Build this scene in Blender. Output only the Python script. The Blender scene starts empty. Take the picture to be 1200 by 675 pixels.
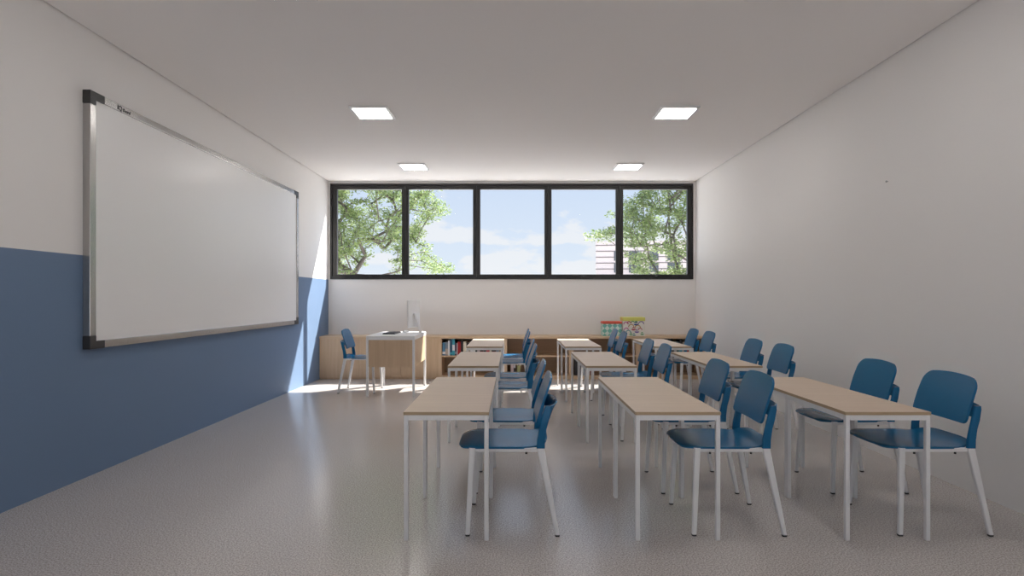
import bpy, bmesh, math, random
from mathutils import Vector, Matrix
random.seed(7)
R = math.radians
S = bpy.context.scene
COL = S.collection
F = 680.0; CX = 601.0; CY = 349.0; EYE = 1.30      # focal length and vanishing point in the 1200x675 frame
def PX(px, y): return (px - CX) / F * y
def PZ(py, y): return EYE - (py - CY) / F * y

# ------------------------------------------------------------------ materials
def new_mat(name):
    m = bpy.data.materials.new(name); m.use_nodes = True
    nt = m.node_tree; b = nt.nodes['Principled BSDF']
    return m, nt, b
def simple(name, col, rough=.5, metal=0.0, spec=.5, coat=0.0, bump=0.0, bscale=200, var=0.0, vscale=8):
    m, nt, b = new_mat(name)
    b.inputs['Base Color'].default_value = (*col, 1)
    b.inputs['Roughness'].default_value = rough
    b.inputs['Metallic'].default_value = metal
    b.inputs['Specular IOR Level'].default_value = spec
    b.inputs['Coat Weight'].default_value = coat
    tc = nt.nodes.new('ShaderNodeTexCoord')
    if var > 0:
        n = nt.nodes.new('ShaderNodeTexNoise'); n.inputs['Scale'].default_value = vscale; n.inputs['Detail'].default_value = 6
        nt.links.new(tc.outputs['Object'], n.inputs['Vector'])
        mx = nt.nodes.new('ShaderNodeMix'); mx.data_type = 'RGBA'
        mx.inputs[6].default_value = (*[c * (1 - var) for c in col], 1); mx.inputs[7].default_value = (*[min(1, c * (1 + var)) for c in col], 1)
        nt.links.new(n.outputs['Fac'], mx.inputs[0]); nt.links.new(mx.outputs[2], b.inputs['Base Color'])
    if bump > 0:
        n = nt.nodes.new('ShaderNodeTexNoise'); n.inputs['Scale'].default_value = bscale; n.inputs['Detail'].default_value = 3
        nt.links.new(tc.outputs['Object'], n.inputs['Vector'])
        bp = nt.nodes.new('ShaderNodeBump'); bp.inputs['Strength'].default_value = bump; bp.inputs['Distance'].default_value = .002
        nt.links.new(n.outputs['Fac'], bp.inputs['Height']); nt.links.new(bp.outputs['Normal'], b.inputs['Normal'])
    return m
def wood(name, c1, c2, axis='Y', rough=.45, scale=1.0):
    m, nt, b = new_mat(name)
    tc = nt.nodes.new('ShaderNodeTexCoord'); mp = nt.nodes.new('ShaderNodeMapping')
    sc = {'X': (1.2, 26, 26), 'Y': (26, 1.2, 26), 'Z': (26, 26, 1.2)}[axis]
    mp.inputs['Scale'].default_value = [s * scale for s in sc]
    nt.links.new(tc.outputs['Object'], mp.inputs['Vector'])
    n = nt.nodes.new('ShaderNodeTexNoise'); n.inputs['Scale'].default_value = 1.0; n.inputs['Detail'].default_value = 7; n.inputs['Roughness'].default_value = .6; n.inputs['Distortion'].default_value = .4
    nt.links.new(mp.outputs['Vector'], n.inputs['Vector'])
    r = nt.nodes.new('ShaderNodeValToRGB'); r.color_ramp.elements[0].position = .32; r.color_ramp.elements[1].position = .68
    r.color_ramp.elements[0].color = (*c2, 1); r.color_ramp.elements[1].color = (*c1, 1)
    nt.links.new(n.outputs['Fac'], r.inputs['Fac']); nt.links.new(r.outputs['Color'], b.inputs['Base Color'])
    b.inputs['Roughness'].default_value = rough
    return m
M = {}
WHITE = (.80, .778, .762)
M['wall'] = simple('matt_wall_paint', WHITE, .75, bump=.08, bscale=350, spec=.3)
M['ceiling'] = simple('ceiling_paint', (.88, .85, .835), .9, spec=.2)
M['reveal'] = simple('shadow_reveal_paint', (.35, .34, .33), .9)
M['metal_white'] = simple('white_powder_coated_steel', (.80, .79, .79), .32)
M['plastic_blue'] = simple('blue_moulded_plastic', (.010, .125, .27), .25, spec=.6)
M['plastic_blue'].node_tree.nodes['Principled BSDF'].inputs['IOR'].default_value = 1.28
M['black'] = simple('black_rubber', (.015, .015, .017), .5)
M['cap'] = simple('dark_plastic_corner_cap', (.03, .03, .032), .35)
M['alu'] = simple('brushed_aluminium', (.46, .45, .44), .26, metal=.9)
M['win'] = simple('black_window_aluminium', (.012, .011, .011), .38, spec=.5)
M['oak_y'] = wood('pale_oak_laminate', (.69, .55, .425), (.58, .45, .34), 'X')
M['oak_edge'] = wood('oak_edge_band', (.50, .37, .235), (.42, .30, .18), 'X')
M['cab_oak'] = wood('oak_cabinet_laminate', (.63, .46, .305), (.54, .375, .24), 'Z', scale=.8)
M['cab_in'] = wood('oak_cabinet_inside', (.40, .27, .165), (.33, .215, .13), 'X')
M['desk_white'] = simple('white_laminate', (.82, .81, .80), .35)
M['screen_white'] = simple('white_monitor_shell', (.85, .84, .83), .3)
M['screen'] = simple('dark_screen_glass', (.01, .01, .012), .08)
M['paper'] = simple('paper_pages', (.78, .75, .68), .8)
M['leaf'] = None

# left wall: white above, blue dado below 1.605 m
m, nt, b = new_mat('two_tone_wall_paint')
tc = nt.nodes.new('ShaderNodeTexCoord'); sp = nt.nodes.new('ShaderNodeSeparateXYZ'); nt.links.new(tc.outputs['Object'], sp.inputs[0])
lt = nt.nodes.new('ShaderNodeMath'); lt.operation = 'LESS_THAN'; lt.inputs[1].default_value = 1.606; nt.links.new(sp.outputs['Z'], lt.inputs[0])
mx = nt.nodes.new('ShaderNodeMix'); mx.data_type = 'RGBA'; mx.inputs[6].default_value = (*WHITE, 1); mx.inputs[7].default_value = (.145, .215, .335, 1)
nt.links.new(lt.outputs[0], mx.inputs[0]); nt.links.new(mx.outputs[2], b.inputs['Base Color'])
b.inputs['Roughness'].default_value = .55; b.inputs['Specular IOR Level'].default_value = .3
M['wall_left'] = m

# floor: fine-grained terrazzo, satin polish
m, nt, b = new_mat('polished_terrazzo')
tc = nt.nodes.new('ShaderNodeTexCoord')
def nz(scale, det, rough=.5):
    n = nt.nodes.new('ShaderNodeTexNoise'); n.inputs['Scale'].default_value = scale; n.inputs['Detail'].default_value = det; n.inputs['Roughness'].default_value = rough
    nt.links.new(tc.outputs['Object'], n.inputs['Vector']); return n
n1 = nz(125, 3, .75); r1 = nt.nodes.new('ShaderNodeValToRGB')
r1.color_ramp.elements[0].position = .40; r1.color_ramp.elements[0].color = (.34, .31, .292, 1)
r1.color_ramp.elements[1].position = .60; r1.color_ramp.elements[1].color = (.70, .655, .63, 1)
nt.links.new(n1.outputs['Fac'], r1.inputs['Fac'])
n2 = nz(.8, 2); r2 = nt.nodes.new('ShaderNodeValToRGB')
r2.color_ramp.elements[0].position = .3; r2.color_ramp.elements[0].color = (.965, .955, .95, 1)
r2.color_ramp.elements[1].position = .7; r2.color_ramp.elements[1].color = (1, 1, 1, 1)
nt.links.new(n2.outputs['Fac'], r2.inputs['Fac'])
mm = nt.nodes.new('ShaderNodeMix'); mm.data_type = 'RGBA'; mm.blend_type = 'MULTIPLY'; mm.inputs[0].default_value = 1
nt.links.new(r1.outputs['Color'], mm.inputs[6]); nt.links.new(r2.outputs['Color'], mm.inputs[7])
v = nt.nodes.new('ShaderNodeTexVoronoi'); v.inputs['Scale'].default_value = 150; nt.links.new(tc.outputs['Object'], v.inputs['Vector'])
lt = nt.nodes.new('ShaderNodeMath'); lt.operation = 'LESS_THAN'; lt.inputs[1].default_value = .17; nt.links.new(v.outputs['Distance'], lt.inputs[0])
ml = nt.nodes.new('ShaderNodeMath'); ml.operation = 'MULTIPLY'; ml.inputs[1].default_value = .6; nt.links.new(lt.outputs[0], ml.inputs[0])
m3 = nt.nodes.new('ShaderNodeMix'); m3.data_type = 'RGBA'; m3.inputs[7].default_value = (.25, .235, .225, 1)
nt.links.new(ml.outputs[0], m3.inputs[0]); nt.links.new(mm.outputs[2], m3.inputs[6]); nt.links.new(m3.outputs[2], b.inputs['Base Color'])
b.inputs['Roughness'].default_value = .21
b.inputs['Specular IOR Level'].default_value = .55
M['floor'] = m

# whiteboard enamel
M['board'] = simple('whiteboard_enamel', (.83, .82, .815), .4, spec=.5, coat=.6)
M['board'].node_tree.nodes['Principled BSDF'].inputs['Coat Roughness'].default_value = .24

# window glass
m = bpy.data.materials.new('clear_window_glass'); m.use_nodes = True; nt = m.node_tree; nt.nodes.clear()
o = nt.nodes.new('ShaderNodeOutputMaterial'); t = nt.nodes.new('ShaderNodeBsdfTransparent'); g = nt.nodes.new('ShaderNodeBsdfGlossy')
t.inputs['Color'].default_value = (.97, .98, .98, 1); g.inputs['Roughness'].default_value = .02
fr = nt.nodes.new('ShaderNodeFresnel'); ge = nt.nodes.new('ShaderNodeNewGeometry'); mr = nt.nodes.new('ShaderNodeMapRange')
mr.inputs['To Min'].default_value = 1.035; mr.inputs['To Max'].default_value = 1 / 1.035      # the same weak reflection on both faces of a pane
nt.links.new(ge.outputs['Backfacing'], mr.inputs['Value']); nt.links.new(mr.outputs['Result'], fr.inputs['IOR'])
mxs = nt.nodes.new('ShaderNodeMixShader'); nt.links.new(fr.outputs[0], mxs.inputs[0]); nt.links.new(t.outputs[0], mxs.inputs[1]); nt.links.new(g.outputs[0], mxs.inputs[2]); nt.links.new(mxs.outputs[0], o.inputs['Surface'])
M['glass'] = m

def emit(name, col, s):
    m = bpy.data.materials.new(name); m.use_nodes = True; nt = m.node_tree; nt.nodes.clear()
    o = nt.nodes.new('ShaderNodeOutputMaterial'); e = nt.nodes.new('ShaderNodeEmission')
    e.inputs['Color'].default_value = (*col, 1); e.inputs['Strength'].default_value = s
    nt.links.new(e.outputs[0], o.inputs['Surface']); return m
LAMP = 16.0
GLOW = 5.0
M['diffuser'] = emit('lit_led_diffuser', (1.0, .965, .93), LAMP)

# ------------------------------------------------------------------ mesh helpers
def bx(bm, x0, x1, y0, y1, z0, z1, bev=0.0, mi=0, seg=2, mat=None):
    vs = [bm.verts.new((x, y, z)) for x in (x0, x1) for y in (y0, y1) for z in (z0, z1)]
    idx = [(0, 1, 3, 2), (4, 6, 7, 5), (0, 4, 5, 1), (2, 3, 7, 6), (0, 2, 6, 4), (1, 5, 7, 3)]
    fs = [bm.faces.new([vs[i] for i in f]) for f in idx]
    for f in fs: f.material_index = mi
    if bev > 0:
        es = list({e for f in fs for e in f.edges})
        r = bmesh.ops.bevel(bm, geom=es, offset=bev, segments=seg, affect='EDGES', profile=.5)
        for f in r['faces']: f.material_index = mi
        vs = list({v for f in r['faces'] for v in f.verts})
    if mat is not None: bmesh.ops.transform(bm, matrix=mat, verts=vs)
def loft(bm, rings, cap=True, mi=0, closed=False):
    vr = [[bm.verts.new(p) for p in r] for r in rings]
    n = len(rings[0]); k = len(vr)
    for i in range(k if closed else k - 1):
        a = vr[i]; b_ = vr[(i + 1) % k]
        for j in range(n):
            f = bm.faces.new((a[j], a[(j + 1) % n], b_[(j + 1) % n], b_[j])); f.material_index = mi; f.smooth = True
    if cap and not closed:
        bm.faces.new(vr[0][::-1]).material_index = mi; bm.faces.new(vr[-1]).material_index = mi
def tube(bm, pts, rad, n=8, mi=0, cap=True):
    pts = [Vector(p) for p in pts]
    if not hasattr(rad, '__len__'): rad = [rad] * len(pts)
    rings = []; up = None
    for i, p in enumerate(pts):
        d = (pts[min(i + 1, len(pts) - 1)] - pts[max(i - 1, 0)]).normalized()
        if up is None:
            up = Vector((0, 0, 1)) if abs(d.z) < .9 else Vector((1, 0, 0))
        a = d.cross(up).normalized(); up = a.cross(d).normalized()
        rings.append([p + (a * math.cos(2 * math.pi * k / n) + up * math.sin(2 * math.pi * k / n)) * rad[i] for k in range(n)])
    loft(bm, rings, cap, mi)
def rrect(w, h, r, k=3):
    out = []
    for cx, cy, a0 in ((w / 2 - r, h / 2 - r, 0), (-w / 2 + r, h / 2 - r, 90), (-w / 2 + r, -h / 2 + r, 180), (w / 2 - r, -h / 2 + r, 270)):
        for i in range(k + 1):
            a = R(a0 + 90 * i / k); out.append((cx + r * math.cos(a), cy + r * math.sin(a)))
    return out
def rbar(bm, p0, p1, s0, s1, r=.006):
    """rounded rectangular bar with horizontal sections s=(wx,wy)"""
    rings = []
    for p, s in ((p0, s0), (p1, s1)):
        rings.append([(p[0] + a, p[1] + b_, p[2]) for a, b_ in rrect(s[0], s[1], min(r, s[0] * .45, s[1] * .45))])
    loft(bm, rings)
def shell(bm, us, vs, f, t):
    """thick sheet over parameter grid; f(u,v)->Vector, t thickness along the normal"""
    nu, nv = len(us), len(vs)
    P = [[f(u, v) for v in vs] for u in us]
    N = [[None] * nv for _ in us]
    for i in range(nu):
        for j in range(nv):
            du = P[min(i + 1, nu - 1)][j] - P[max(i - 1, 0)][j]; dv = P[i][min(j + 1, nv - 1)] - P[i][max(j - 1, 0)]
            N[i][j] = du.cross(dv).normalized()
    A = [[bm.verts.new(P[i][j]) for j in range(nv)] for i in range(nu)]
    B = [[bm.verts.new(P[i][j] - N[i][j] * t) for j in range(nv)] for i in range(nu)]
    for i in range(nu - 1):
        for j in range(nv - 1):
            bm.faces.new((A[i][j], A[i + 1][j], A[i + 1][j + 1], A[i][j + 1])); bm.faces.new((B[i][j], B[i][j + 1], B[i + 1][j + 1], B[i + 1][j]))
    for i in range(nu - 1):
        bm.faces.new((A[i][0], B[i][0], B[i + 1][0], A[i + 1][0])); bm.faces.new((A[i][-1], A[i + 1][-1], B[i + 1][-1], B[i][-1]))
    for j in range(nv - 1):
        bm.faces.new((A[0][j], A[0][j + 1], B[0][j + 1], B[0][j])); bm.faces.new((A[-1][j], B[-1][j], B[-1][j + 1], A[-1][j + 1]))
    for fc in bm.faces: fc.smooth = True
def obj(name, bm, mats, parent=None, smooth=False):
    me = bpy.data.meshes.new(name)
    bmesh.ops.recalc_face_normals(bm, faces=bm.faces[:])
    bm.to_mesh(me); bm.free()
    if not isinstance(mats, (list, tuple)): mats = [mats]
    for mt in mats: me.materials.append(mt)
    if smooth:
        for p in me.polygons: p.use_smooth = True
    o = bpy.data.objects.new(name, me); COL.objects.link(o)
    if parent: o.parent = parent
    return o
def NB(): return bmesh.new()
def smooth_by_angle(o, deg=35):
    me = o.data
    for p in me.polygons: p.use_smooth = True
    me.set_sharp_from_angle(angle=R(deg))
def tag(o, label=None, cat=None, group=None, kind=None):
    if label: o['label'] = label
    if cat: o['category'] = cat
    if group: o['group'] = group
    if kind: o['kind'] = kind
    return o
def empty(name, loc=(0, 0, 0), rz=0):
    o = bpy.data.objects.new(name, None); COL.objects.link(o); o.location = loc; o.rotation_euler = (0, 0, rz)
    o.empty_display_size = .1
    return o
KIDS = {}
def copy_tree(o, parent=None):
    c = o.copy(); COL.objects.link(c)
    if parent: c.parent = parent
    for ch in [x for x in COL.objects if x.parent == o]: copy_tree(ch, c)
    return c

# ------------------------------------------------------------------ the room
XL, XR, YB, YF, H = -3.09, 3.065, 9.72, -3.2, 3.25
def struct(name, bm, mt, parent=None):
    o = obj(name, bm, mt, parent)
    if not parent: o['kind'] = 'structure'
    return o
bm = NB(); bx(bm, XL - .2, XR + .2, YF - .2, YB + .2, -.12, 0); struct('floor', bm, M['floor'])
bm = NB()
bx(bm, XL + .014, XR - .014, YF, YB, H, H + .10); bx(bm, XL - .2, XR + .2, YF - .2, YB + .2, H + .10, H + .22)
struct('ceiling', bm, M['ceiling'])
bm = NB(); bx(bm, XL - .2, XL, YF, YB, 0, H + .10); struct('wall_left', bm, M['wall_left'])
bm = NB(); bx(bm, XR, XR + .2, YF, YB, 0, H + .10); struct('wall_right', bm, M['wall'])
WX0, WX1, WZ0, WZ1 = PX(387, YB), PX(812.3, YB), PZ(327.3, YB), PZ(215.1, YB)
bm = NB()
bx(bm, XL - .2, XR + .2, YB, YB + .2, 0, WZ0); bx(bm, XL - .2, XR + .2, YB, YB + .2, WZ1, H + .10)
bx(bm, XL - .2, WX0, YB, YB + .2, WZ0, WZ1); bx(bm, WX1, XR + .2, YB, YB + .2, WZ0, WZ1)
struct('wall_back', bm, M['wall'])
# wall behind the camera, unseen; its large low window is added for fill light
bm = NB()
fz0, fz1, fx0, fx1 = .1, 2.45, -2.8, 2.8
bx(bm, XL - .2, XR + .2, YF - .2, YF, 0, fz0); bx(bm, XL - .2, XR + .2, YF - .2, YF, fz1, H + .10)
bx(bm, XL - .2, fx0, YF - .2, YF, fz0, fz1); bx(bm, fx1, XR + .2, YF - .2, YF, fz0, fz1)
struct('wall_front', bm, M['wall'])

# window in the back wall: outer frame and five sashes
w = empty('window_1', ((WX0 + WX1) / 2, YB, WZ0)); w['kind'] = 'structure'
def local(o, p):  # keep world coordinates for a mesh built in world space under parent p
    o.parent = p; o.matrix_parent_inverse = Matrix.Translation(-Vector(p.location)) if p.rotation_euler.z == 0 else Matrix.Identity(4)
    return o
def localize(bm, p): bmesh.ops.translate(bm, verts=bm.verts[:], vec=-Vector(p.location))
e = .002
bm = NB(); fw = .034; y0, y1 = YB - .018, YB + .10
bx(bm, WX0 + e, WX1 - e, y0, y1, WZ1 - fw, WZ1 - e, .003); bx(bm, WX0 + e, WX1 - e, y0, y1, WZ0 + e, WZ0 + fw, .003)
bx(bm, WX0 + e, WX0 + fw, y0, y1, WZ0 + fw, WZ1 - fw, .003); bx(bm, WX1 - fw, WX1 - e, y0, y1, WZ0 + fw, WZ1 - fw, .003)
localize(bm, w); obj('outer_frame', bm, M['win'], w)
panes = [(394.9, 470.8), (478.9, 554.2), (562.7, 638.1), (646.4, 721.9), (730.4, 805.7)]
gz0, gz1 = PZ(321.5, YB), PZ(221.8, YB)
for i, (a, c) in enumerate(panes):
    gx0, gx1 = PX(a, YB), PX(c, YB)
    sx0 = WX0 + fw if i == 0 else (PX(panes[i - 1][1], YB) + gx0) / 2 + .0015
    sx1 = WX1 - fw if i == 4 else (gx1 + PX(panes[i + 1][0], YB)) / 2 - .0015
    y0, y1 = YB + .004, YB + .07
    bm = NB()
    bx(bm, sx0, sx1, y0, y1, gz1, WZ1 - fw, .003); bx(bm, sx0, sx1, y0, y1, WZ0 + fw, gz0, .003)
    bx(bm, sx0, gx0, y0, y1, gz0, gz1, .003); bx(bm, gx1, sx1, y0, y1, gz0, gz1, .003)
    localize(bm, w); s = obj('sash', bm, M['win'], w)
    bm = NB(); bx(bm, gx0 - .004, gx1 + .004, YB + .035, YB + .041, gz0 - .004, gz1 + .004); localize(bm, w); obj('pane', bm, M['glass'], s)
    bm = NB(); cx = (gx0 + gx1) / 2
    bx(bm, cx - .035, cx + .035, YB - .012, YB + .004, WZ0 + fw - .002, WZ0 + fw + .028, .004)
    bx(bm, cx - .012, cx + .012, YB - .035, YB - .010, WZ0 + fw + .004, WZ0 + fw + .022, .004)
    localize(bm, w); obj('handle', bm, M['black'], s)
w2 = empty('added_fill_window', (0, YF, fz0)); w2['kind'] = 'structure'  # unseen window, added to let in light from behind the camera
bm = NB()
bx(bm, fx0, fx1, YF - .1, YF - .02, fz1 - .05, fz1); bx(bm, fx0, fx1, YF - .1, YF - .02, fz0, fz0 + .05)
for k in range(6):
    x = fx0 + (fx1 - fx0 - .05) * k / 5; bx(bm, x, x + .05, YF - .1, YF - .02, fz0 + .05, fz1 - .05)
localize(bm, w2); obj('window_frame', bm, M['win'], w2)
bm = NB(); bx(bm, fx0 + .02, fx1 - .02, YF - .064, YF - .058, fz0 + .02, fz1 - .02); localize(bm, w2); obj('pane', bm, M['glass'], w2)

# ------------------------------------------------------------------ ceiling lights
def ceiling_light():
    r = empty('ceiling_light'); s = .20; q = .03; h_ = .022
    bm = NB()
    bx(bm, -s, s, -s, -s + q, -h_, 0, .003); bx(bm, -s, s, s - q, s, -h_, 0, .003)
    bx(bm, -s, -s + q, -s + q, s - q, -h_, 0, .003); bx(bm, s - q, s, -s + q, s - q, -h_, 0, .003)
    bx(bm, -s + q, s - q, -s + q, s - q, -.008, 0)
    obj('housing', bm, M['metal_white'], r)
    bm = NB(); bx(bm, -s + q, s - q, -s + q, s - q, -h_ + .001, -h_ + .006); obj('diffuser', bm, M['diffuser'], r)
    return r
lamp0 = ceiling_light(); first = True
rows = [(8.59, 'far'), (6.085, 'near'), (3.58, None), (1.07, None), (-1.40, None)]  # last two rows are out of view, added to brighten the room
for y, nm in rows:
    for x, sd in ((-1.47, 'left'), (1.705, 'right')):
        o = lamp0 if first else copy_tree(lamp0); first = False
        o.location = (x, y, H)
        if nm == 'far': lb = 'small square ceiling light close to the window band, %s of the two' % sd
        elif nm == 'near': lb = 'larger-looking square ceiling light nearer the camera, %s of the two' % sd
        else: lb = 'square ceiling light above the camera, %s side, %s' % (sd, {3.58: 'third row from the window', 1.07: 'unseen fourth row added for fill light', -1.40: 'unseen fifth row added for fill light'}[y])
        tag(o, lb, 'ceiling light', 'square ceiling lights')

# ------------------------------------------------------------------ whiteboard on the left wall
wy0, wy1, wz0, wz1 = 4.166, 8.22, .93, 2.795
wb = empty('whiteboard', (XL, (wy0 + wy1) / 2, wz0))
tag(wb, 'large white dry-erase board in aluminium frame on the two-tone left wall', 'whiteboard')
xw = XL; xf = XL + .055; fw = .056
bm = NB(); bx(bm, xw + .004, xf - .010, wy0 + .03, wy1 - .03, wz0 + .03, wz1 - .03); localize(bm, wb); obj('writing_surface', bm, M['board'], wb)
def board_rail(y0, y1, z0, z1):
    bm = NB(); bx(bm, xw, xf, y0, y1, z0, z1, .004); localize(bm, wb); return obj('frame_rail', bm, M['alu'], wb)
cl, cv = .15, .095
top = board_rail(wy0 + cl, wy1 - cl, wz1 - fw, wz1); board_rail(wy0 + cl, wy1 - cl, wz0, wz0 + fw)
board_rail(wy0, wy0 + .062, wz0 + cv, wz1 - cv); board_rail(wy1 - .062, wy1, wz0 + cv, wz1 - cv)
for ya, yb in ((wy0, 1), (wy1, -1)):
    for za, zb in ((wz0, 1), (wz1, -1)):
        bm = NB()
        def ab(p, q): return (min(p, q), max(p, q))
        bx(bm, xw, xf + .002, *ab(ya - yb * .002, ya + yb * cl), *ab(za - zb * .002, za + zb * fw), .004)
        bx(bm, xw, xf + .002, *ab(ya - yb * .002, ya + yb * .062), *ab(za + zb * (fw - .006), za + zb * cv), .003)
        localize(bm, wb); obj('corner_cap', bm, M['cap'], wb)
# lettering on the top rail: IQ Board
def text_mesh(body, size, ext=.0008, shear=0):
    cu = bpy.data.curves.new('lettering', 'FONT'); cu.body = body; cu.size = size; cu.extrude = ext; cu.resolution_u = 3; cu.shear = shear; cu.offset = size * .012
    to = bpy.data.objects.new('lettering_source', cu); COL.objects.link(to)
    dg = bpy.context.evaluated_depsgraph_get(); me = bpy.data.meshes.new_from_object(to.evaluated_get(dg))
    bpy.data.objects.remove(to); return me
def add_text(bm, body, size, y, z, shear=0):
    me = text_mesh(body, size, shear=shear)
    me.transform(Matrix.Translation((xf + .0012, y, z)) @ Matrix(((0, 0, 1, 0), (1, 0, 0, 0), (0, 1, 0, 0), (0, 0, 0, 1))))
    bm.from_mesh(me); w_ = max(v.co.y for v in me.vertices) if me.vertices else y
    bpy.data.meshes.remove(me); return w_
bm = NB()
ty = add_text(bm, 'IQ', .052, 4.452, wz1 - .047)
add_text(bm, 'Board', .036, ty + .008, wz1 - .045, shear=.2)
localize(bm, wb); lt_ = obj('lettering', bm, M['cap'], wb); lt_['label'] = 'small dark maker name lettering on the top rail'

# tiny screw in the right wall
bm = NB(); ys = 4.74
tube(bm, [(XR - .012, ys, 2.25), (XR + .002, ys, 2.25)], .0035, 8); tube(bm, [(XR - .016, ys, 2.25), (XR - .012, ys, 2.25)], .009, 10)
o = obj('wall_screw', bm, M['alu']); tag(o, 'tiny metal screw sticking out of the bare right wall', 'screw')

# ------------------------------------------------------------------ pupil tables
TH, TW, TL = .690, .457, .682
def make_table():
    r = empty('school_table')       # origin: centre of footprint on the floor
    a, c = TW / 2, TL / 2
    bm = NB(); bx(bm, -a, a, -c, c, TH - .017, TH)
    for f in bm.faces:
        if abs(f.normal.z) < .5 or f.calc_center_median().z < TH - .010: f.material_index = 1
    bm.normal_update()
    for f in bm.faces: f.material_index = 0 if f.normal.z > .9 else 1
    obj('tabletop', bm, [M['oak_y'], M['oak_edge']], r)
    g = .002; L = .023
    bm = NB(); z0, z1 = TH - .045, TH - .0172
    bx(bm, -a + g + L, a - g - L, -c + g, -c + g + .018, z0, z1, .001); bx(bm, -a + g + L, a - g - L, c - g - .018, c - g, z0, z1, .001)
    bx(bm, -a + g, -a + g + .018, -c + g + L, c - g - L, z0, z1, .001); bx(bm, a - g - .018, a - g, -c + g + L, c - g - L, z0, z1, .001)
    obj('frame', bm, M['metal_white'], r)
    for sx in (-1, 1):
        for sy in (-1, 1):
            bm = NB(); cx, cy = sx * (a - g - L / 2), sy * (c - g - L / 2)
            bx(bm, cx - L / 2, cx + L / 2, cy - L / 2, cy + L / 2, 0, TH - .0172, .003)
            obj('leg', bm, M['metal_white'], r)
    return r

# ------------------------------------------------------------------ chairs (faces -X, origin on the floor under the seat)
def arc(v, V, W, r):
    """half width at v of a rounded rectangle of half sizes W (across) and V"""
    k = abs(v) - (V - r)
    return W if k <= 0 else W - r + math.sqrt(max(0, r * r - k * k))
def edge_params(V, r, n=6, mid=6):
    a = [-(V - r) - r * math.sin(R(90) * (1 - i / n)) for i in range(n)]
    m_ = [-(V - r) + 2 * (V - r) * i / mid for i in range(mid + 1)]
    return a + m_ + [-q for q in a[::-1]]
def make_chair():
    r = empty('school_chair')
    # seat
    def seat_z(x, y):
        z = .487 - .010 * (1 - (y / .225) ** 2) * max(0, 1 - ((x + .02) / .22) ** 2)
        if x < -.20: z -= .011 * ((x + .20) / .105) ** 2
        if x > .12: z += .35 * (x - .12)
        return z
    X0, X1 = -.305, .195
    vs = edge_params((X1 - X0) / 2, .11, 7, 8); us = [-1 + 2 * i / 14 for i in range(15)]
    def fs(u, v):
        x = (X0 + X1) / 2 + v; hw = arc(v, (X1 - X0) / 2, .226, .11)
        if v > 0: hw = arc(v, (X1 - X0) / 2, .226 - .022 * min(1, max(0, (x - .06) / .06)), .075)
        uu = math.sin(u * math.pi / 2); y = uu * hw
        return Vector((x - .012 * 0, y, seat_z(x, y) - (.006 * abs(uu) ** 6)))
    bm = NB(); shell(bm, vs, us, lambda v, u: fs(u, v), .011)
    s = obj('seat', bm, M['plastic_blue'], r); smooth_by_angle(s, 50)
    # backrest
    Zb0, Zb1 = .600, .862; Vh = (Zb1 - Zb0) / 2
    def fb(u, v):
        hw = (arc(v, Vh, .212, .060) if v > 0 else arc(v, Vh, .212, .03)) - .008 * max(0, v / Vh)
        uu = math.sin(u * math.pi / 2); y = uu * hw; z = (Zb0 + Zb1) / 2 + v
        t = (z - .6) / .26
        x = .140 + .060 * t + .020 * t * t + .005 * (1 - (y / .212) ** 2) * (.5 + .6 * t)
        z -= .020 * (y / .212) ** 2 * t
        z += .004 * (1 - (y / .212) ** 2) * (1 - t)
        return Vector((x, y, z))
    bm = NB(); shell(bm, edge_params(Vh, .065, 6, 6), us, lambda v, u: fb(u, v), -.013)
    bk = obj('backrest', bm, M['plastic_blue'], r); smooth_by_angle(bk, 50)
    # rear posts and the band that wraps behind the backrest
    for sy in (-1, 1):
        bm = NB(); rings = []
        for z, x0, x1, yo in ((.474, .131, .177, .222), (.52, .134, .178, .222), (.58, .146, .186, .222), (.63, .158, .200, .222), (.685, .172, .212, .217), (.705, .180, .212, .215)):
            rings.append([(x0 + (x1 - x0) / 2 + a_, sy * yo + b_, z) for a_, b_ in rrect(x1 - x0, .020, .006)])
        loft(bm, rings); p = obj('back_post', bm, M['plastic_blue'], r); smooth_by_angle(p, 50)
    def fl(u, v):
        y = u * .214; b_ = math.sqrt(max(0, 1 - (abs(u)) ** 2.6))
        return Vector((.194 + (.040 + .020 * v + .004 * v * v) * b_, y, .664 + .036 * v + .006 * b_))
    bm = NB(); shell(bm, [-1 + 2 * i / 22 for i in range(23)], [-1, -.6, -.2, .2, .6, 1], lambda u, v: fl(math.sin(u * math.pi / 2), v), .010)
    lb = obj('lumbar_band', bm, M['plastic_blue'], r); smooth_by_angle(lb, 50)
    # white steel underframe
    bm = NB()
    for sy in (-1, 1): bx(bm, -.232, .165, sy * .212 - .010, sy * .212 + .010, .452, .474, .003)
    for x in (-.19, .12): bx(bm, x - .012, x + .012, -.203, .203, .453, .471, .003)
    obj('seat_frame', bm, M['metal_white'], r)
    for sy in (-1, 1):
        for k, (p0, p1, s0, s1) in enumerate((((-.222, sy * .214, .474), (-.246, sy * .240, .008), (.036, .024), (.024, .022)),
                               ((.154, sy * .216, .474), (.244, sy * .243, .008), (.042, .024), (.024, .022)))):
            bm = NB(); rbar(bm, p0, p1, s0, s1); l = obj('leg', bm, M['metal_white'], r); smooth_by_angle(l, 40)
            bm = NB(); q = (p1[0], p1[1]); rbar(bm, (q[0], q[1], .0), (q[0], q[1], .009), (.024, .022), (.026, .024)); g = obj('foot_glide', bm, M['black'], l)
    for sy in (-1, 1):
        for x in (-.15, .075):
            bm = NB(); tube(bm, [(x, sy * .212, .440), (x, sy * .212, .4525)], .006, 8); o = obj('screw', bm, M['black'], r)
    return r

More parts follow.
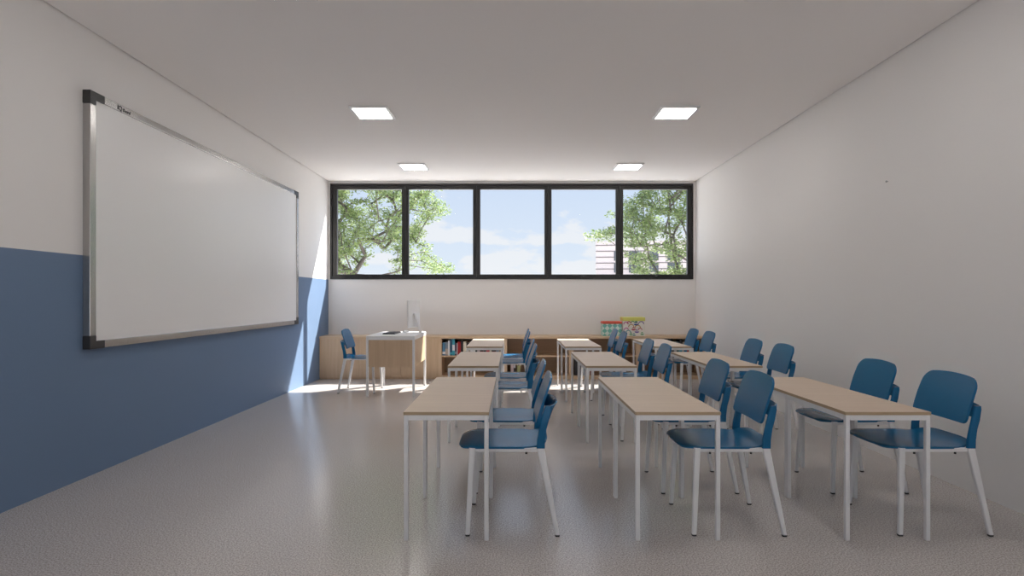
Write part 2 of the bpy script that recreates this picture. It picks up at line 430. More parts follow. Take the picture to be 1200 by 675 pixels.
table0 = make_table(); chair0 = make_chair()
tf = cf = True
colx = [(-.585, 'left'), (.655, 'middle'), (1.778, 'right')]
rowy = [(3.10, 'nearest'), (5.19, 'second'), (7.26, 'farthest')]
for x, cn in colx:
    for y, rn in rowy:
        for k, kn in ((0, 'nearer'), (1, 'farther')):
            o = table0 if tf else copy_tree(table0); tf = False
            cy = y + TL / 2 + k * (TL + .0002); o.location = (x + TW / 2, cy, 0)
            tag(o, 'pale oak-topped white-legged table, %s of the %s pair, %s column' % (kn, rn, cn), 'table', 'school tables in three columns')
            c = chair0 if cf else copy_tree(chair0); cf = False
            c.location = (x + .585, cy - .030, 0)
            tag(c, 'blue plastic chair at the %s table of the %s pair in the %s column' % (kn, rn, cn), 'chair', 'blue chairs at the school tables')
            if k == 1: c.location.x += .004
            c.rotation_euler.z = R(random.uniform(-.8, .8))
c = copy_tree(chair0); c.location = (-2.13, 8.12, 0); c.rotation_euler.z = math.pi
tag(c, 'blue plastic chair behind the white-topped teacher desk, nearest the whiteboard wall', 'chair')
if 'group' in c: del c['group']

# ------------------------------------------------------------------ teacher desk
dx0, dx1, dy0, dy1, dz = -1.93, -1.29, 7.62, 8.62, .800
d = empty('teacher_desk', ((dx0 + dx1) / 2, (dy0 + dy1) / 2, 0))
tag(d, 'teacher desk with white top and wood modesty panels on thin white legs', 'desk')
bm = NB(); bx(bm, dx0, dx1, dy0, dy1, dz - .022, dz, .002); localize(bm, d); obj('desktop', bm, M['desk_white'], d)
bm = NB(); L = .030
for y in (dy0 + .003, dy1 - .023): bx(bm, dx0 + L, dx1 - L, y, y + .02, dz - .055, dz - .022, .001)
for x in (dx0 + .003, dx1 - .023): bx(bm, x, x + .02, dy0 + L, dy1 - L, dz - .055, dz - .022, .001)
localize(bm, d); obj('frame', bm, M['metal_white'], d)
for x in (dx0 + .001, dx1 - L - .001):
    for y in (dy0 + .001, dy1 - L - .001):
        bm = NB(); bx(bm, x, x + L, y, y + L, 0, dz - .022, .003); localize(bm, d); obj('leg', bm, M['metal_white'], d)
pz0, pz1 = .39, dz - .056
bm = NB(); bx(bm, dx0 + L + .002, dx1 - L - .002, dy0 + .008, dy0 + .026, pz0, pz1, .001); localize(bm, d); obj('side_panel', bm, M['cab_oak'], d)
bm = NB(); bx(bm, dx1 - .026, dx1 - .008, dy0 + L + .002, dy1 - L - .002, pz0, pz1, .001); localize(bm, d); obj('front_panel', bm, M['cab_oak'], d)

# monitor, seen from behind and almost edge-on
mo = empty('computer_monitor', (-1.395, 8.17, dz), R(-7))
tag(mo, 'thin white all-in-one monitor standing on the teacher desk, seen from behind', 'monitor')
bm = NB(); bx(bm, -.010, .008, -.275, .275, .085, .470, .006); obj('shell', bm, M['screen_white'], mo)
bm = NB(); bx(bm, -.0125, -.0095, -.268, .268, .125, .463, .001); obj('screen', bm, M['screen'], mo)
bm = NB()
loft(bm, [[(x, y, z) for y, z_ in ((-.05, 0), (.05, 0), (.05, 1), (-.05, 1)) for x, z in ((a + z_ * .007, c_),)] for a, c_ in ((.009, .285), (.022, .262), (.092, .006))])
obj('stand_arm', bm, M['screen_white'], mo)
bm = NB(); bx(bm, -.085, .100, -.085, .085, 0, .007, .003); obj('stand_base', bm, M['screen_white'], mo)

kb = empty('keyboard', (-1.70, 8.16, dz), 0)
tag(kb, 'flat dark keyboard lying on the white teacher desk before the monitor', 'keyboard')
bm = NB(); bx(bm, -.085, .085, -.215, .215, 0, .012, .003); obj('case', bm, simple('dark_grey_plastic', (.055, .055, .06), .4), kb)
bm = NB()
for i in range(5):
    for j in range(14): bx(bm, -.076 + i * .0306, -.076 + i * .0306 + .027, -.206 + j * .0295, -.206 + j * .0295 + .026, .012, .017, .001, 0, 1)
o = obj('keys', bm, simple('charcoal_keycaps', (.03, .03, .033), .5), kb)
o = empty('mouse', (-1.60, 7.84, dz)); tag(o, 'small white computer mouse on the near part of the teacher desk', 'computer mouse')
o.location = (-1.56, 8.46, dz)
o['label'] = 'small white computer mouse beside the dark keyboard on the teacher desk'
bm = NB(); bmesh.ops.create_uvsphere(bm, u_segments=16, v_segments=10, radius=1)
bmesh.ops.delete(bm, geom=[v for v in bm.verts if v.co.z < -.01], context='VERTS')
bmesh.ops.holes_fill(bm, edges=[e_ for e_ in bm.edges if e_.is_boundary], sides=0)
for v in bm.verts: v.co = Vector((v.co.x * .052, v.co.y * .030, max(0, v.co.z) * .024))
bsh = obj('shell', bm, M['screen_white'], o, smooth=True)
bm = NB(); tube(bm, [(-.028, -.004, .020), (-.028, .004, .020)], .005, 10); obj('wheel', bm, M['cap'], o)

# ------------------------------------------------------------------ low cabinets along the back wall
cy0, cy1, ct = 9.26, YB - .002, .684
bm = NB(); bx(bm, XL + .003, XR - .003, cy0 - .012, cy1, ct - .036, ct, .002)
o = obj('worktop', bm, wood('oak_worktop', (.63, .46, .305), (.54, .375, .24), 'X', scale=.8)); tag(o, 'long pale wood worktop on the low cabinets below the window wall', 'worktop')
zt = ct - .037
cx1 = PX(517.2, cy0)
cb = empty('closed_cupboard', ((XL + cx1) / 2, (cy0 + cy1) / 2, 0)); tag(cb, 'long closed oak cupboard with plain doors at the left end behind the teacher desk', 'cupboard')
bm = NB(); bx(bm, XL + .004, cx1 - .001, cy0 + .020, cy1, 0, zt); localize(bm, cb); obj('body', bm, M['cab_oak'], cb)
n = 3; wd = (cx1 - XL - .006) / n
for k in range(n):
    bm = NB(); a = XL + .004 + k * wd; bx(bm, a + .0008, a + wd - .0008, cy0, cy0 + .019, .03, zt - .001, .001); localize(bm, cb); obj('door', bm, M['cab_oak'], cb)
edges = [cx1, PX(591.5, cy0), PX(669.5, cy0), PX(748, cy0), XR - .004]
names = ['first open shelf unit right of the closed cupboard, upper shelf full of books',
         'second open shelf unit, its upper shelf empty, behind the left column of chairs',
         'third open shelf unit, below the red-lidded storage box',
         'open shelf unit at the right end against the right wall']
shz = (.356, .376); t = .034
bays = []
for i in range(4):
    a, c_ = edges[i] + .0006, edges[i + 1] - .0006
    u = empty('open_shelf_unit', ((a + c_) / 2, (cy0 + cy1) / 2, 0)); tag(u, names[i], 'shelf unit', 'open shelf units under the worktop')
    tl = .004 if i == 0 else t
    tl = .03 if i == 0 else t
    for x0, x1 in ((a, a + (tl if i else .006)), (c_ - t, c_)):
        bm = NB(); bx(bm, x0, x1, cy0, cy1 - .012, 0, zt); localize(bm, u); obj('side_panel', bm, M['cab_oak'], u)
    x0, x1 = a + (tl if i else .006), c_ - t
    bm = NB(); bx(bm, x0, x1, cy0, cy1 - .012, 0, .055); localize(bm, u); obj('bottom_panel', bm, M['cab_oak'], u)
    bm = NB(); bx(bm, x0, x1, cy0 + .004, cy1 - .012, *shz); localize(bm, u); obj('shelf', bm, M['cab_oak'], u)
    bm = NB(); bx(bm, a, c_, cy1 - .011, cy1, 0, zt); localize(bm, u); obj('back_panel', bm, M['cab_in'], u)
    bays.append((x0, x1))

# ------------------------------------------------------------------ books
BM_ = {}
def cloth(col):
    k = tuple(round(c, 3) for c in col)
    if k not in BM_: BM_[k] = simple('book_cover', col, .45)
    return BM_[k]
used_labels = {}
def book(x0, wd, h, z, col, cname, where, group, dep=.17, band=None, yf=None, lean=0, label=None):
    yf = cy0 + .04 if yf is None else yf
    r = empty('book', (x0 + wd / 2, yf + dep / 2, z))
    t_ = min(.003, wd * .15)
    bm = NB(); a = wd / 2 - .0004; q = dep / 2
    bx(bm, -a, -a + t_, -q, q, 0, h, .0006, 0, 1); bx(bm, a - t_, a, -q, q, 0, h, .0006, 0, 1); bx(bm, -a, a, -q, -q + t_, 0, h, .0006, 0, 1)
    if band:
        for (b0, b1, bc) in band:
            bx(bm, -a - .0003, a + .0003, -q - .0008, -q + .004, h * b0, h * b1, 0, 1)
    obj('cover', bm, [cloth(col), cloth(band[0][2]) if band else cloth(col)], r)
    bm = NB(); bx(bm, -a + t_, a - t_, -q + t_, q - .004, .003, h - .004); obj('pages', bm, M['paper'], r)
    r.rotation_euler.y = lean
    tag(r, label, 'book', group)
    return r
BL = (.10, .27, .45); GB = (.22, .27, .34); WT = (.72, .72, .76); NV = (.01, .07, .15); TL_ = (.05, .36, .48); PU = (.06, .04, .07)
RD = (.34, .012, .016); BK = (.015, .012, .016); CR = (.66, .61, .50); DR = (.5, .03, .06); BE = (.5, .42, .36); OL = (.30, .30, .14); PK = (.55, .45, .47)
g = 'books on the upper shelf beside the closed cupboard'
sc = (cy0 + .04) / F
row = [(518.3, 521.8, .205, BL, 'light blue', [(.1, .3, WT)], 'light blue book, leftmost on the upper shelf beside the closed cupboard'),
       (521.9, 524.8, .215, GB, 'grey blue', [(.06, .5, BE)], 'grey-blue book with beige lower spine, second from the closed cupboard'),
       (524.9, 527.2, .235, WT, 'white', None, 'plain white book left of the tall navy book'),
       (527.3, 529.9, .258, NV, 'navy', [(.05, .2, TL_)], 'tall navy book between the white book and the tall teal book'),
       (530.0, 532.9, .262, TL_, 'teal', [(.3, .65, WT)], 'tallest teal book with a white band on its spine'),
       (533.0, 535.2, .205, PU, 'dark purple', [(.1, .3, GB)], 'dark purple book right of the tall teal one'),
       (535.3, 536.1, .20, WT, 'white', None, 'very thin white book left of the thick red book'),
       (536.2, 540.0, .22, RD, 'red', None, 'thick dark red book left of the black book'),
       (540.1, 542.6, .235, BK, 'black', None, 'black book between the thick red and cream books'),
       (542.7, 546.6, .22, CR, 'cream', None, 'cream book right of the black book, above the table corner'),
       (546.7, 549.6, .20, BK, 'black', [(.3, .6, CR)], 'black book with cream band, just right of the cream book'),
       (549.7, 552.6, .21, BE, 'beige', None, 'beige book hidden mostly behind the farthest left-column table'),
       (552.7, 556.0, .20, WT, 'white', [(.5, .6, BK)], 'white book with thin black band seen under the far tabletop'),
       (556.1, 559.4, .205, WT, 'white', [(.25, .55, BK)], 'white book with wide black band seen under the far tabletop'),
       (559.5, 562.3, .20, PK, 'pink', None, 'pink-grey book left of the two crimson books under the far tabletop'),
       (562.4, 566.8, .21, DR, 'crimson', [(.3, .5, BK)], 'thick crimson book, leftmost of the three seen under the far tabletop'),
       (566.9, 569.6, .20, BK, 'black', None, 'black book between two crimson books under the far tabletop'),
       (569.7, 573.6, .21, DR, 'crimson', [(.1, .25, CR)], 'middle one of the three crimson books under the far tabletop'),
       (573.7, 576.0, .20, CR, 'cream', None, 'cream book between two crimson books under the far tabletop'),
       (576.1, 581.3, .21, DR, 'crimson', [(.3, .5, BK)], 'rightmost crimson book seen under the far tabletop'),
       (581.4, 584.6, .22, GB, 'grey', None, 'grey-blue book, last on the right of the book shelf')]
for a, c_, h, col, cn, band, lb in row:
    x0 = (a - CX) * sc; book(x0, (c_ - a) * sc, h, shz[1], col, cn, '', g, band=band, label=lb)
g2 = 'books on the bottom shelf of the second unit'
for a, c_, h, col, band, lb in [(598.3, 602.0, .22, PK, None, 'pink-grey book on the bottom shelf seen between blue chair seats'),
                          (602.1, 604.2, .20, WT, [(.3, .6, BK)], 'white book beside the pink-grey one on the bottom shelf'),
                          (605.8, 610.2, .23, OL, [(.7, .8, CR)], 'olive green book on the bottom shelf seen between blue chair seats')]:
    book((a - CX) * sc, (c_ - a) * sc, h, .055, col, '', '', g2, band=band, label=lb)
g3 = 'books on the bottom shelf of the third unit'
for a, c_, h, col, band, lb in [(673.2, 676.6, .285, BK, None, 'tall black folder at the left end of the third bottom shelf'),
                          (676.7, 679.8, .285, BK, [(.6, .7, GB)], 'tall black folder with grey label, second on the third bottom shelf'),
                          (679.9, 683.0, .27, PU, None, 'dark purple book right of the black folders on the bottom shelf'),
                          (683.1, 687.0, .24, GB, None, 'grey-blue book in the middle of the third bottom shelf'),
                          (687.1, 691.4, .22, BE, None, 'beige book left of the brown-red book on the bottom shelf'),
                          (691.5, 695.4, .15, (.28, .05, .03), None, 'short brown-red book at the right end of the bottom row')]:
    book((a - CX) * sc, (c_ - a) * sc, h, .055, col, '', '', g3, band=band, label=lb)
g4 = 'books on the upper shelf of the right end unit'
for a, c_, h, col, band, lb in [(778.5, 782.4, .20, GB, None, 'grey-blue book on the right end shelf, leftmost'),
                          (782.5, 785.2, .25, BK, [(.4, .5, CR)], 'tall black book with cream band on the right end shelf'),
                          (785.3, 788.4, .262, BK, None, 'tallest plain black book on the right end shelf'),
                          (788.5, 791.6, .20, WT, [(.2, .45, BK)], 'white book with black band on the right end shelf'),
                          (791.7, 795.8, .22, (.03, .10, .12), None, 'dark teal book on the right end shelf'),
                          (795.9, 799.6, .255, BK, [(.25, .4, TL_)], 'tall black book with teal band on the right end shelf'),
                          (799.7, 803.0, .21, BE, None, 'beige book left of the red book on the right end shelf'),
                          (803.1, 808.6, .19, RD, None, 'thick red book between the two far blue chairs on the right'),
                          (808.7, 812.8, .19, WT, None, 'white book right of the red book, between the two far chairs'),
                          (812.9, 815.6, .235, BK, None, 'last black book near the right wall')]:
    book((a - CX) * sc, (c_ - a) * sc, h, shz[1], col, '', '', g4, band=band, label=lb)

# ------------------------------------------------------------------ two patterned storage boxes on the worktop
def box_at(px0, px1, py_top, y, dep):
    x0, x1 = PX(px0, y), PX(px1, y); return x0, x1, PZ(py_top, y)
yb_ = 9.36
x0, x1, ztop = box_at(706.5, 728.8, 376.6, yb_, .22)
b1 = empty('storage_box', ((x0 + x1) / 2, yb_ + .11, ct)); tag(b1, 'teal and white patterned storage box with a rounded red lid, on the worktop', 'storage box', 'patterned storage boxes on the worktop')
m, nt, b = new_mat('teal_diamond_print')
tc = nt.nodes.new('ShaderNodeTexCoord'); mp = nt.nodes.new('ShaderNodeMapping'); mp.inputs['Rotation'].default_value = (0, R(45), 0)
nt.links.new(tc.outputs['Object'], mp.inputs['Vector'])
ck = nt.nodes.new('ShaderNodeTexChecker'); ck.inputs['Scale'].default_value = 17
ck.inputs['Color1'].default_value = (.16, .47, .40, 1); ck.inputs['Color2'].default_value = (.66, .74, .70, 1)
nt.links.new(mp.outputs['Vector'], ck.inputs['Vector']); nt.links.new(ck.outputs['Color'], b.inputs['Base Color']); b.inputs['Roughness'].default_value = .6
hw = (x1 - x0) / 2; hh = ztop - ct
bm = NB(); bx(bm, -hw, hw, -.11, .11, 0, hh - .03, .006); obj('body', bm, m, b1)
bm = NB(); bx(bm, -hw - .006, hw + .006, -.118, .118, hh - .045, hh, .018, 0, 4); lid = obj('lid', bm, simple('red_lid', (.62, .085, .045), .5), b1); smooth_by_angle(lid); lid['label'] = 'rounded red lid'
x0, x1, ztop = box_at(730.2, 755.8, 371.8, yb_ - .02, .24)
b2 = empty('storage_box', ((x0 + x1) / 2, yb_ + .10, ct)); tag(b2, 'taller white storage box with colourful print and yellow lid, on the worktop', 'storage box', 'patterned storage boxes on the worktop')
hw = (x1 - x0) / 2; hh = ztop - ct
bm = NB(); bx(bm, -hw, hw, -.12, .12, 0, hh - .055, .006); obj('body', bm, simple('white_box_fabric', (.78, .76, .70), .6), b2)
bm = NB(); bx(bm, -hw - .004, hw + .004, -.125, .125, hh - .06, hh, .006); lid = obj('lid', bm, simple('yellow_lid', (.68, .66, .16), .5), b2); lid['label'] = 'yellow lid'
pc = [(.45, .06, .09), (.02, .06, .22), (.08, .33, .12), (.55, .08, .30), (.18, .12, .38), (.45, .28, .10), (.10, .35, .38)]
pm = [simple('box_print_colour', c_, .6) for c_ in pc]
bm = NB(); yy = -.1212
def parch(cx, cz, r, mi, fl=1):
    pts = [(cx + r * math.cos(R(a)), yy, cz + fl * r * math.sin(R(a))) for a in range(0, 181, 20)]
    tube(bm, pts, .0075, 5, mi)
def pdome(cx, cz, r, mi):
    vs_ = [bm.verts.new((cx + r * math.cos(R(a)), yy - .001, cz + .65 * r * math.sin(R(a)))) for a in range(180, 361, 20)]
    f = bm.faces.new(vs_); f.material_index = mi
    g_ = bmesh.ops.extrude_face_region(bm, geom=[f]); bmesh.ops.translate(bm, verts=[v for v in g_['geom'] if isinstance(v, bmesh.types.BMVert)], vec=(0, .002, 0))
    for f_ in g_['geom']:
        if isinstance(f_, bmesh.types.BMFace): f_.material_index = mi
        if isinstance(f_, bmesh.types.BMVert):
            for q in f_.link_faces: q.material_index = mi
spec = [(-.13, .19, .028, 3, 0), (-.08, .205, .024, 0, 1), (-.02, .215, .02, 2, 0), (.035, .195, .032, 1, 2), (.115, .195, .032, 4, 1),
        (-.045, .145, .034, 5, 1), (-.008, .115, .03, 0, 2), (.06, .13, .036, 5, 1), (.045, .075, .03, 4, 2), (-.125, .10, .026, 3, 1), (-.09, .055, .03, 6, 1),
        (-.05, .03, .022, 2, 2), (.13, .035, .024, 2, 2), (.0, .02, .022, 6, 2), (.10, .10, .022, 0, 0), (.035, .24 - .02, .014, 2, 0)]
for cx, cz, r_, mi, kd in spec:
    r_ *= 1.25
    if kd in (0, 1): parch(cx, cz, r_, mi)
    if kd == 2: pdome(cx, cz, r_, mi); parch(cx, cz + .012, r_ * .35, mi)
obj('printed_pattern', bm, pm, b2)

# ------------------------------------------------------------------ outdoors
GZ = -.15
bm = NB(); bx(bm, -160, 160, YB + .4, 260, GZ - .1, GZ); bx(bm, -160, 160, -160, YF - .4, GZ - .1, GZ)
bx(bm, -160, XL - .4, YF - .4, YB + .4, GZ - .1, GZ); bx(bm, XR + .4, 160, YF - .4, YB + .4, GZ - .1, GZ)
o = obj('ground', bm, simple('pale_bounce_ground', (.70, .665, .63), .85, var=.12, vscale=.6)); o['kind'] = 'structure'  # unseen ground, added and kept pale to bounce sunlight through the windows

def inside(poly, x, y):
    c_ = False; j = len(poly) - 1
    for i in range(len(poly)):
        if (poly[i][1] > y) != (poly[j][1] > y) and x < (poly[j][0] - poly[i][0]) * (y - poly[i][1]) / (poly[j][1] - poly[i][1]) + poly[i][0]: c_ = not c_
        j = i
    return c_
def dist(poly, x, y):
    best = 1e9; p = Vector((x, y))
    for i in range(len(poly)):
        a = Vector(poly[i]); b_ = Vector(poly[(i + 1) % len(poly)]); ab_ = b_ - a
        t_ = max(0, min(1, (p - a).dot(ab_) / max(1e-9, ab_.dot(ab_)))); best = min(best, (a + ab_ * t_ - p).length)
    return best
# leaf material: two-tone, slightly translucent
m, nt, b = new_mat('fresh_green_leaf')
oi = nt.nodes.new('ShaderNodeNewGeometry'); rp = nt.nodes.new('ShaderNodeValToRGB')
rp.color_ramp.elements[0].color = (.15, .22, .09, 1); rp.color_ramp.elements[1].color = (.38, .46, .19, 1)
nt.links.new(oi.outputs['Random Per Island'], rp.inputs['Fac']); nt.links.new(rp.outputs['Color'], b.inputs['Base Color'])
b.inputs['Roughness'].default_value = .5
tr = nt.nodes.new('ShaderNodeBsdfTranslucent'); nt.links.new(rp.outputs['Color'], tr.inputs['Color'])
ms = nt.nodes.new('ShaderNodeMixShader'); ms.inputs[0].default_value = .35
out = nt.nodes['Material Output']; nt.links.new(b.outputs[0], ms.inputs[1]); nt.links.new(tr.outputs[0], ms.inputs[2]); nt.links.new(ms.outputs[0], out.inputs['Surface'])
M['leaf'] = m
M['bark'] = simple('grey_brown_bark', (.15, .125, .115), .85, var=.3, vscale=20)
def tree(poly_px, yd, base, fork, ncl, label, seed, thick=2.6, per=150):
    rnd = random.Random(seed)
    poly = [(PX(px, yd), PZ(py, yd)) for px, py in poly_px]
    xs = [p[0] for p in poly]; zs = [p[1] for p in poly]
    root = empty('leafy_tree', (base[0], base[1], GZ)); tag(root, label, 'tree', 'trees outside the window')
    pts = []; tries = 0
    while len(pts) < ncl and tries < 60000:
        tries += 1
        x = rnd.uniform(min(xs), max(xs)); z = rnd.uniform(min(zs), max(zs))
        if not inside(poly, x, z): continue
        dd = dist(poly, x, z)
        if dd < .10: continue
        ty = thick * math.sqrt(min(1, dd / 2.2))
        p = Vector((x, base[1] + rnd.uniform(-ty, ty), z))
        if any((p - q).length < .24 for q in pts): continue
        pts.append(p)
    fk = Vector(fork)
    nodes = [Vector((base[0], base[1], GZ - .1)), (Vector((base[0], base[1], GZ)) * .5 + fk * .5) + Vector((.12, 0, 0)), fk]
    par = [-1, 0, 1]
    order = sorted(pts, key=lambda p: (p - fk).length)
    tips = []
    for p in order:
        best, bi = 1e9, 2
        for i in range(2, len(nodes)):
            n_ = nodes[i]; c_ = (p - n_).length + (n_ - fk).length * .45
            if (p - fk).length < (n_ - fk).length * .8: c_ += 1
            if c_ < best: best, bi = c_, i
        a = nodes[bi]; L_ = (p - a).length; k = max(1, int(L_ / .5)); last = bi
        for s_ in range(1, k + 1):
            t_ = s_ / k; q = a.lerp(p, t_) + Vector([rnd.uniform(-1, 1) * .06 * L_ * (1 if s_ < k else 0) for _ in range(3)])
            q.z -= .10 * L_ * math.sin(math.pi * t_)
            nodes.append(q); par.append(last); last = len(nodes) - 1
        tips.append(last)
    wgt = [0] * len(nodes)
    for t_ in tips:
        i = t_
        while i != -1: wgt[i] += 1; i = par[i]
    rad = [.005 + .0040 * math.sqrt(w_) for w_ in wgt]
    bm = NB()
    for i in range(1, len(nodes)):
        a, c_ = nodes[par[i]], nodes[i]
        tube(bm, [a, c_], [min(rad[par[i]], rad[i] * 1.5), rad[i]], 5, 0, False)
    localize(bm, root); obj('trunk_and_branches', bm, M['bark'], root, smooth=True)
    me_v = []; me_f = []
    o0 = Vector(root.location)
    for p in pts:
        cr = rnd.uniform(.20, .40)
        for _ in range(int(per * (cr / .36) ** 2)):
            v_ = Vector((rnd.gauss(0, 1), rnd.gauss(0, 1), rnd.gauss(0, 1)))
            v_ = v_.normalized() * (rnd.random() ** .45); c_ = p + Vector((v_.x * cr, v_.y * cr, v_.z * cr * .6))
            a = Vector((rnd.gauss(0, 1), rnd.gauss(0, 1), rnd.gauss(0, .5))).normalized()
            n_ = Vector((rnd.gauss(0, .6), rnd.gauss(0, .6), 1)).normalized(); b_ = n_.cross(a)
            if b_.length < .1: continue
            b_.normalize(); l = rnd.uniform(.07, .125); w_ = l * .48; k = len(me_v)
            for q in (c_ - a * l * .5, c_ + b_ * w_ * .5 - a * l * .05, c_ + a * l * .5, c_ - b_ * w_ * .5 - a * l * .05): me_v.append(tuple(q - o0))
            me_f.append((k, k + 1, k + 2, k + 3))
    me = bpy.data.meshes.new('foliage'); me.from_pydata(me_v, [], me_f); me.materials.append(M['leaf'])
    fo = bpy.data.objects.new('foliage', me); COL.objects.link(fo); fo.parent = root
    return root
tree([(250, 120), (330, 80), (430, 90), (500, 150), (512, 190), (520, 212), (508, 228), (524, 244), (506, 262), (502, 282), (514, 300), (532, 312), (530, 319), (505, 320),
      (486, 314), (480, 324), (462, 322), (458, 303), (444, 292), (428, 302), (420, 322), (400, 326), (340, 330), (250, 300)], 18, (-4.95, 18, 0), (PX(414, 18), 18, PZ(322, 18)), 800,
     'leafy green tree outside the leftmost window panes', 11)
tree([(752, 100), (750, 190), (755, 215), (742, 222), (740, 236), (728, 232), (712, 236), (705, 246), (722, 258), (706, 262), (693, 274), (700, 286), (724, 284), (733, 300), (742, 316), (748, 332),
      (860, 345), (930, 300), (950, 180), (880, 90)], 18, (PX(842, 18), 18, 0), (PX(815, 18), 18, PZ(330, 18)), 640,
     'leafy green tree outside the rightmost window pane, partly before a pale building', 23)

# pale building far behind the right tree
yB = 60.0
bX0 = PX(698.3, yB); bz = PZ(284.3, yB); bW = 10.6
bd = empty('apartment_building', (bX0, yB, GZ), -math.atan2(bX0, yB) - R(.5)); tag(bd, 'pale pinkish multi-storey building with thin dark storey lines behind the right tree', 'building')
hB = bz - GZ
bm = NB(); bx(bm, 0, bW, 0, 9, 0, hB); obj('wall', bm, simple('pale_pink_render', (.70, .615, .60), .85), bd)
bm = NB(); k = 0
while hB - .61 * k - .35 > .3:
    z = hB - .30 - .61 * k; bx(bm, -.02, bW + .02, -.05, 9.02, z - .045, z + .035); k += 1
obj('string_course', bm, simple('dark_joint', (.20, .175, .17), .8), bd)
wm = simple('far_window_glass', (.10, .11, .13), .2)
for a, c_ in ((1.85, 2.7), (3.35, 4.5), (5.4, 6.3), (7.2, 8.4)):
    for s_ in range(5):
        z1_ = hB - .95 - s_ * 1.22
        bm = NB(); bx(bm, a, c_, -.08, .05, z1_ - .95, z1_); obj('window', bm, wm, bd)
bm = NB(); bx(bm, -.03, bW + .05, -.06, 9.05, hB, hB + .12); obj('roof_edge', bm, simple('pale_coping', (.62, .56, .55), .8), bd)

# ------------------------------------------------------------------ light
w = bpy.data.worlds.new('sky'); S.world = w; w.use_nodes = True; nt = w.node_tree; nt.nodes.clear()
o = nt.nodes.new('ShaderNodeOutputWorld'); bg = nt.nodes.new('ShaderNodeBackground'); nt.links.new(bg.outputs[0], o.inputs['Surface'])
tc = nt.nodes.new('ShaderNodeTexCoord'); sp = nt.nodes.new('ShaderNodeSeparateXYZ'); nt.links.new(tc.outputs['Generated'], sp.inputs[0])
rp = nt.nodes.new('ShaderNodeValToRGB'); cr = rp.color_ramp
cr.elements[0].position = 0; cr.elements[0].color = (.80, .83, .87, 1); cr.elements[1].position = 1; cr.elements[1].color = (.42, .60, .92, 1)
e1 = cr.elements.new(.06); e1.color = (.66, .735, .845, 1); e2 = cr.elements.new(.22); e2.color = (.55, .65, .83, 1)
nt.links.new(sp.outputs['Z'], rp.inputs['Fac'])
mp = nt.nodes.new('ShaderNodeMapping'); mp.inputs['Scale'].default_value = (8, 8, 19); mp.inputs['Location'].default_value = (.6, 0, .2); nt.links.new(tc.outputs['Generated'], mp.inputs['Vector'])
n1 = nt.nodes.new('ShaderNodeTexNoise'); n1.inputs['Scale'].default_value = 1.6; n1.inputs['Detail'].default_value = 10; n1.inputs['Roughness'].default_value = .55
nt.links.new(mp.outputs['Vector'], n1.inputs['Vector'])
bn = nt.nodes.new('ShaderNodeValToRGB'); bc = bn.color_ramp; bc.elements[0].position = 0; bc.elements[0].color = (.5, .5, .5, 1); bc.elements[1].position = 1; bc.elements[1].color = (.42, .42, .42, 1)
for p_, v_ in ((.04, .50), (.052, .56), (.075, .50), (.088, .42), (.096, .60), (.118, .54), (.135, .36), (.22, .36), (.4, .48)):
    e_ = bc.elements.new(p_); e_.color = (v_, v_, v_, 1)
nt.links.new(sp.outputs['Z'], bn.inputs['Fac'])
ad = nt.nodes.new('ShaderNodeMath'); ad.operation = 'ADD'; nt.links.new(n1.outputs['Fac'], ad.inputs[0]); nt.links.new(bn.outputs['Color'], ad.inputs[1])
cr2 = nt.nodes.new('ShaderNodeValToRGB'); cr2.color_ramp.elements[0].position = .50; cr2.color_ramp.elements[1].position = .545
hf = nt.nodes.new('ShaderNodeMath'); hf.operation = 'MULTIPLY'; hf.inputs[1].default_value = .5; nt.links.new(ad.outputs[0], hf.inputs[0])
nt.links.new(hf.outputs[0], cr2.inputs['Fac'])
mf = nt.nodes.new('ShaderNodeMath'); mf.operation = 'MULTIPLY'; mf.inputs[1].default_value = .65; nt.links.new(cr2.outputs['Color'], mf.inputs[0])
mx = nt.nodes.new('ShaderNodeMix'); mx.data_type = 'RGBA'; mx.inputs[7].default_value = (.83, .815, .82, 1)
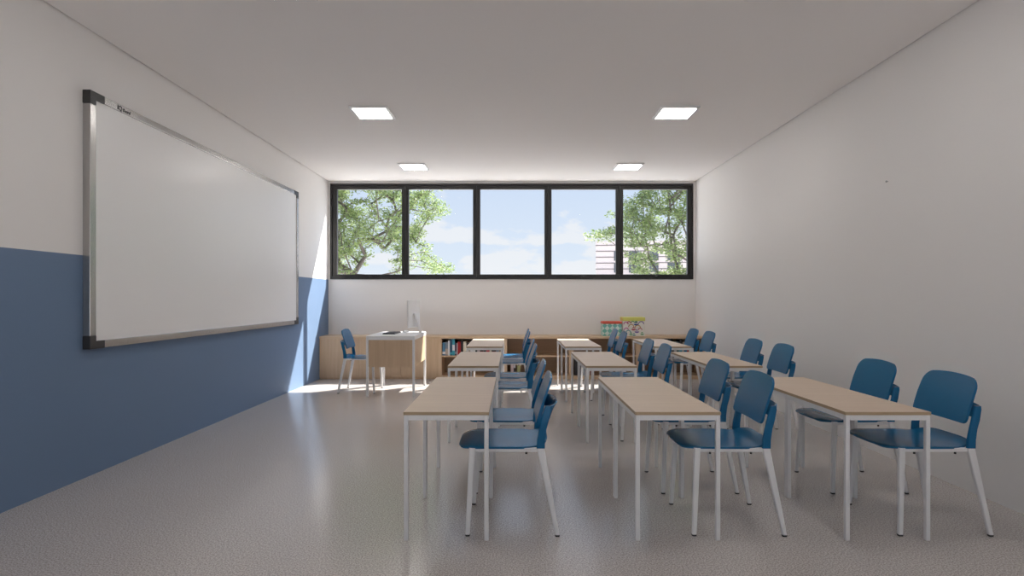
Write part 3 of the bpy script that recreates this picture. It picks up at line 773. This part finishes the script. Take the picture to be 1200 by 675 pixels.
nt.links.new(mf.outputs[0], mx.inputs[0]); nt.links.new(rp.outputs['Color'], mx.inputs[6]); nt.links.new(mx.outputs[2], bg.inputs['Color'])
# hazy bright sky around the sun
dt = nt.nodes.new('ShaderNodeVectorMath'); dt.operation = 'DOT_PRODUCT'; nt.links.new(tc.outputs['Generated'], dt.inputs[0])
dt.inputs[1].default_value = Vector((1.15, 1.0, 1.65)).normalized()
gl = nt.nodes.new('ShaderNodeMapRange'); gl.inputs['From Min'].default_value = .72; gl.inputs['From Max'].default_value = 1.0; gl.inputs['To Min'].default_value = 0; gl.inputs['To Max'].default_value = 1
nt.links.new(dt.outputs['Value'], gl.inputs['Value'])
pw = nt.nodes.new('ShaderNodeMath'); pw.operation = 'POWER'; pw.inputs[1].default_value = 1.5; nt.links.new(gl.outputs['Result'], pw.inputs[0])
ma = nt.nodes.new('ShaderNodeMath'); ma.operation = 'MULTIPLY_ADD'; ma.inputs[1].default_value = GLOW; ma.inputs[2].default_value = .98
nt.links.new(pw.outputs[0], ma.inputs[0]); nt.links.new(ma.outputs[0], bg.inputs['Strength'])

sd = Vector((-1.15, -1.0, -1.65)).normalized()
sl = bpy.data.lights.new('sun', 'SUN'); sl.energy = 13.0; sl.angle = R(.8); sl.color = (1.0, .95, .88)
so = bpy.data.objects.new('sun', sl); COL.objects.link(so); so.rotation_euler = sd.to_track_quat('-Z', 'Y').to_euler(); so.location = (12, 22, 20)

# ------------------------------------------------------------------ camera
cam = bpy.data.cameras.new('camera'); co = bpy.data.objects.new('camera', cam); COL.objects.link(co)
co.location = (0, 0, EYE); co.rotation_euler = (R(90), 0, 0)
cam.sensor_width = 36; cam.lens = F / 1200 * 36
cam.shift_x = (600 - CX) / 1200; cam.shift_y = (CY - 337.5) / 1200
cam.clip_end = 500
S.camera = co
S.view_settings.view_transform = 'Standard'; S.view_settings.look = 'None'; S.view_settings.gamma = 1; S.view_settings.use_curve_mapping = False
S.view_settings.exposure = 0.26
S.cycles.max_bounces = 12; S.cycles.diffuse_bounces = 8; S.cycles.transparent_max_bounces = 16
S.cycles.sample_clamp_indirect = 6
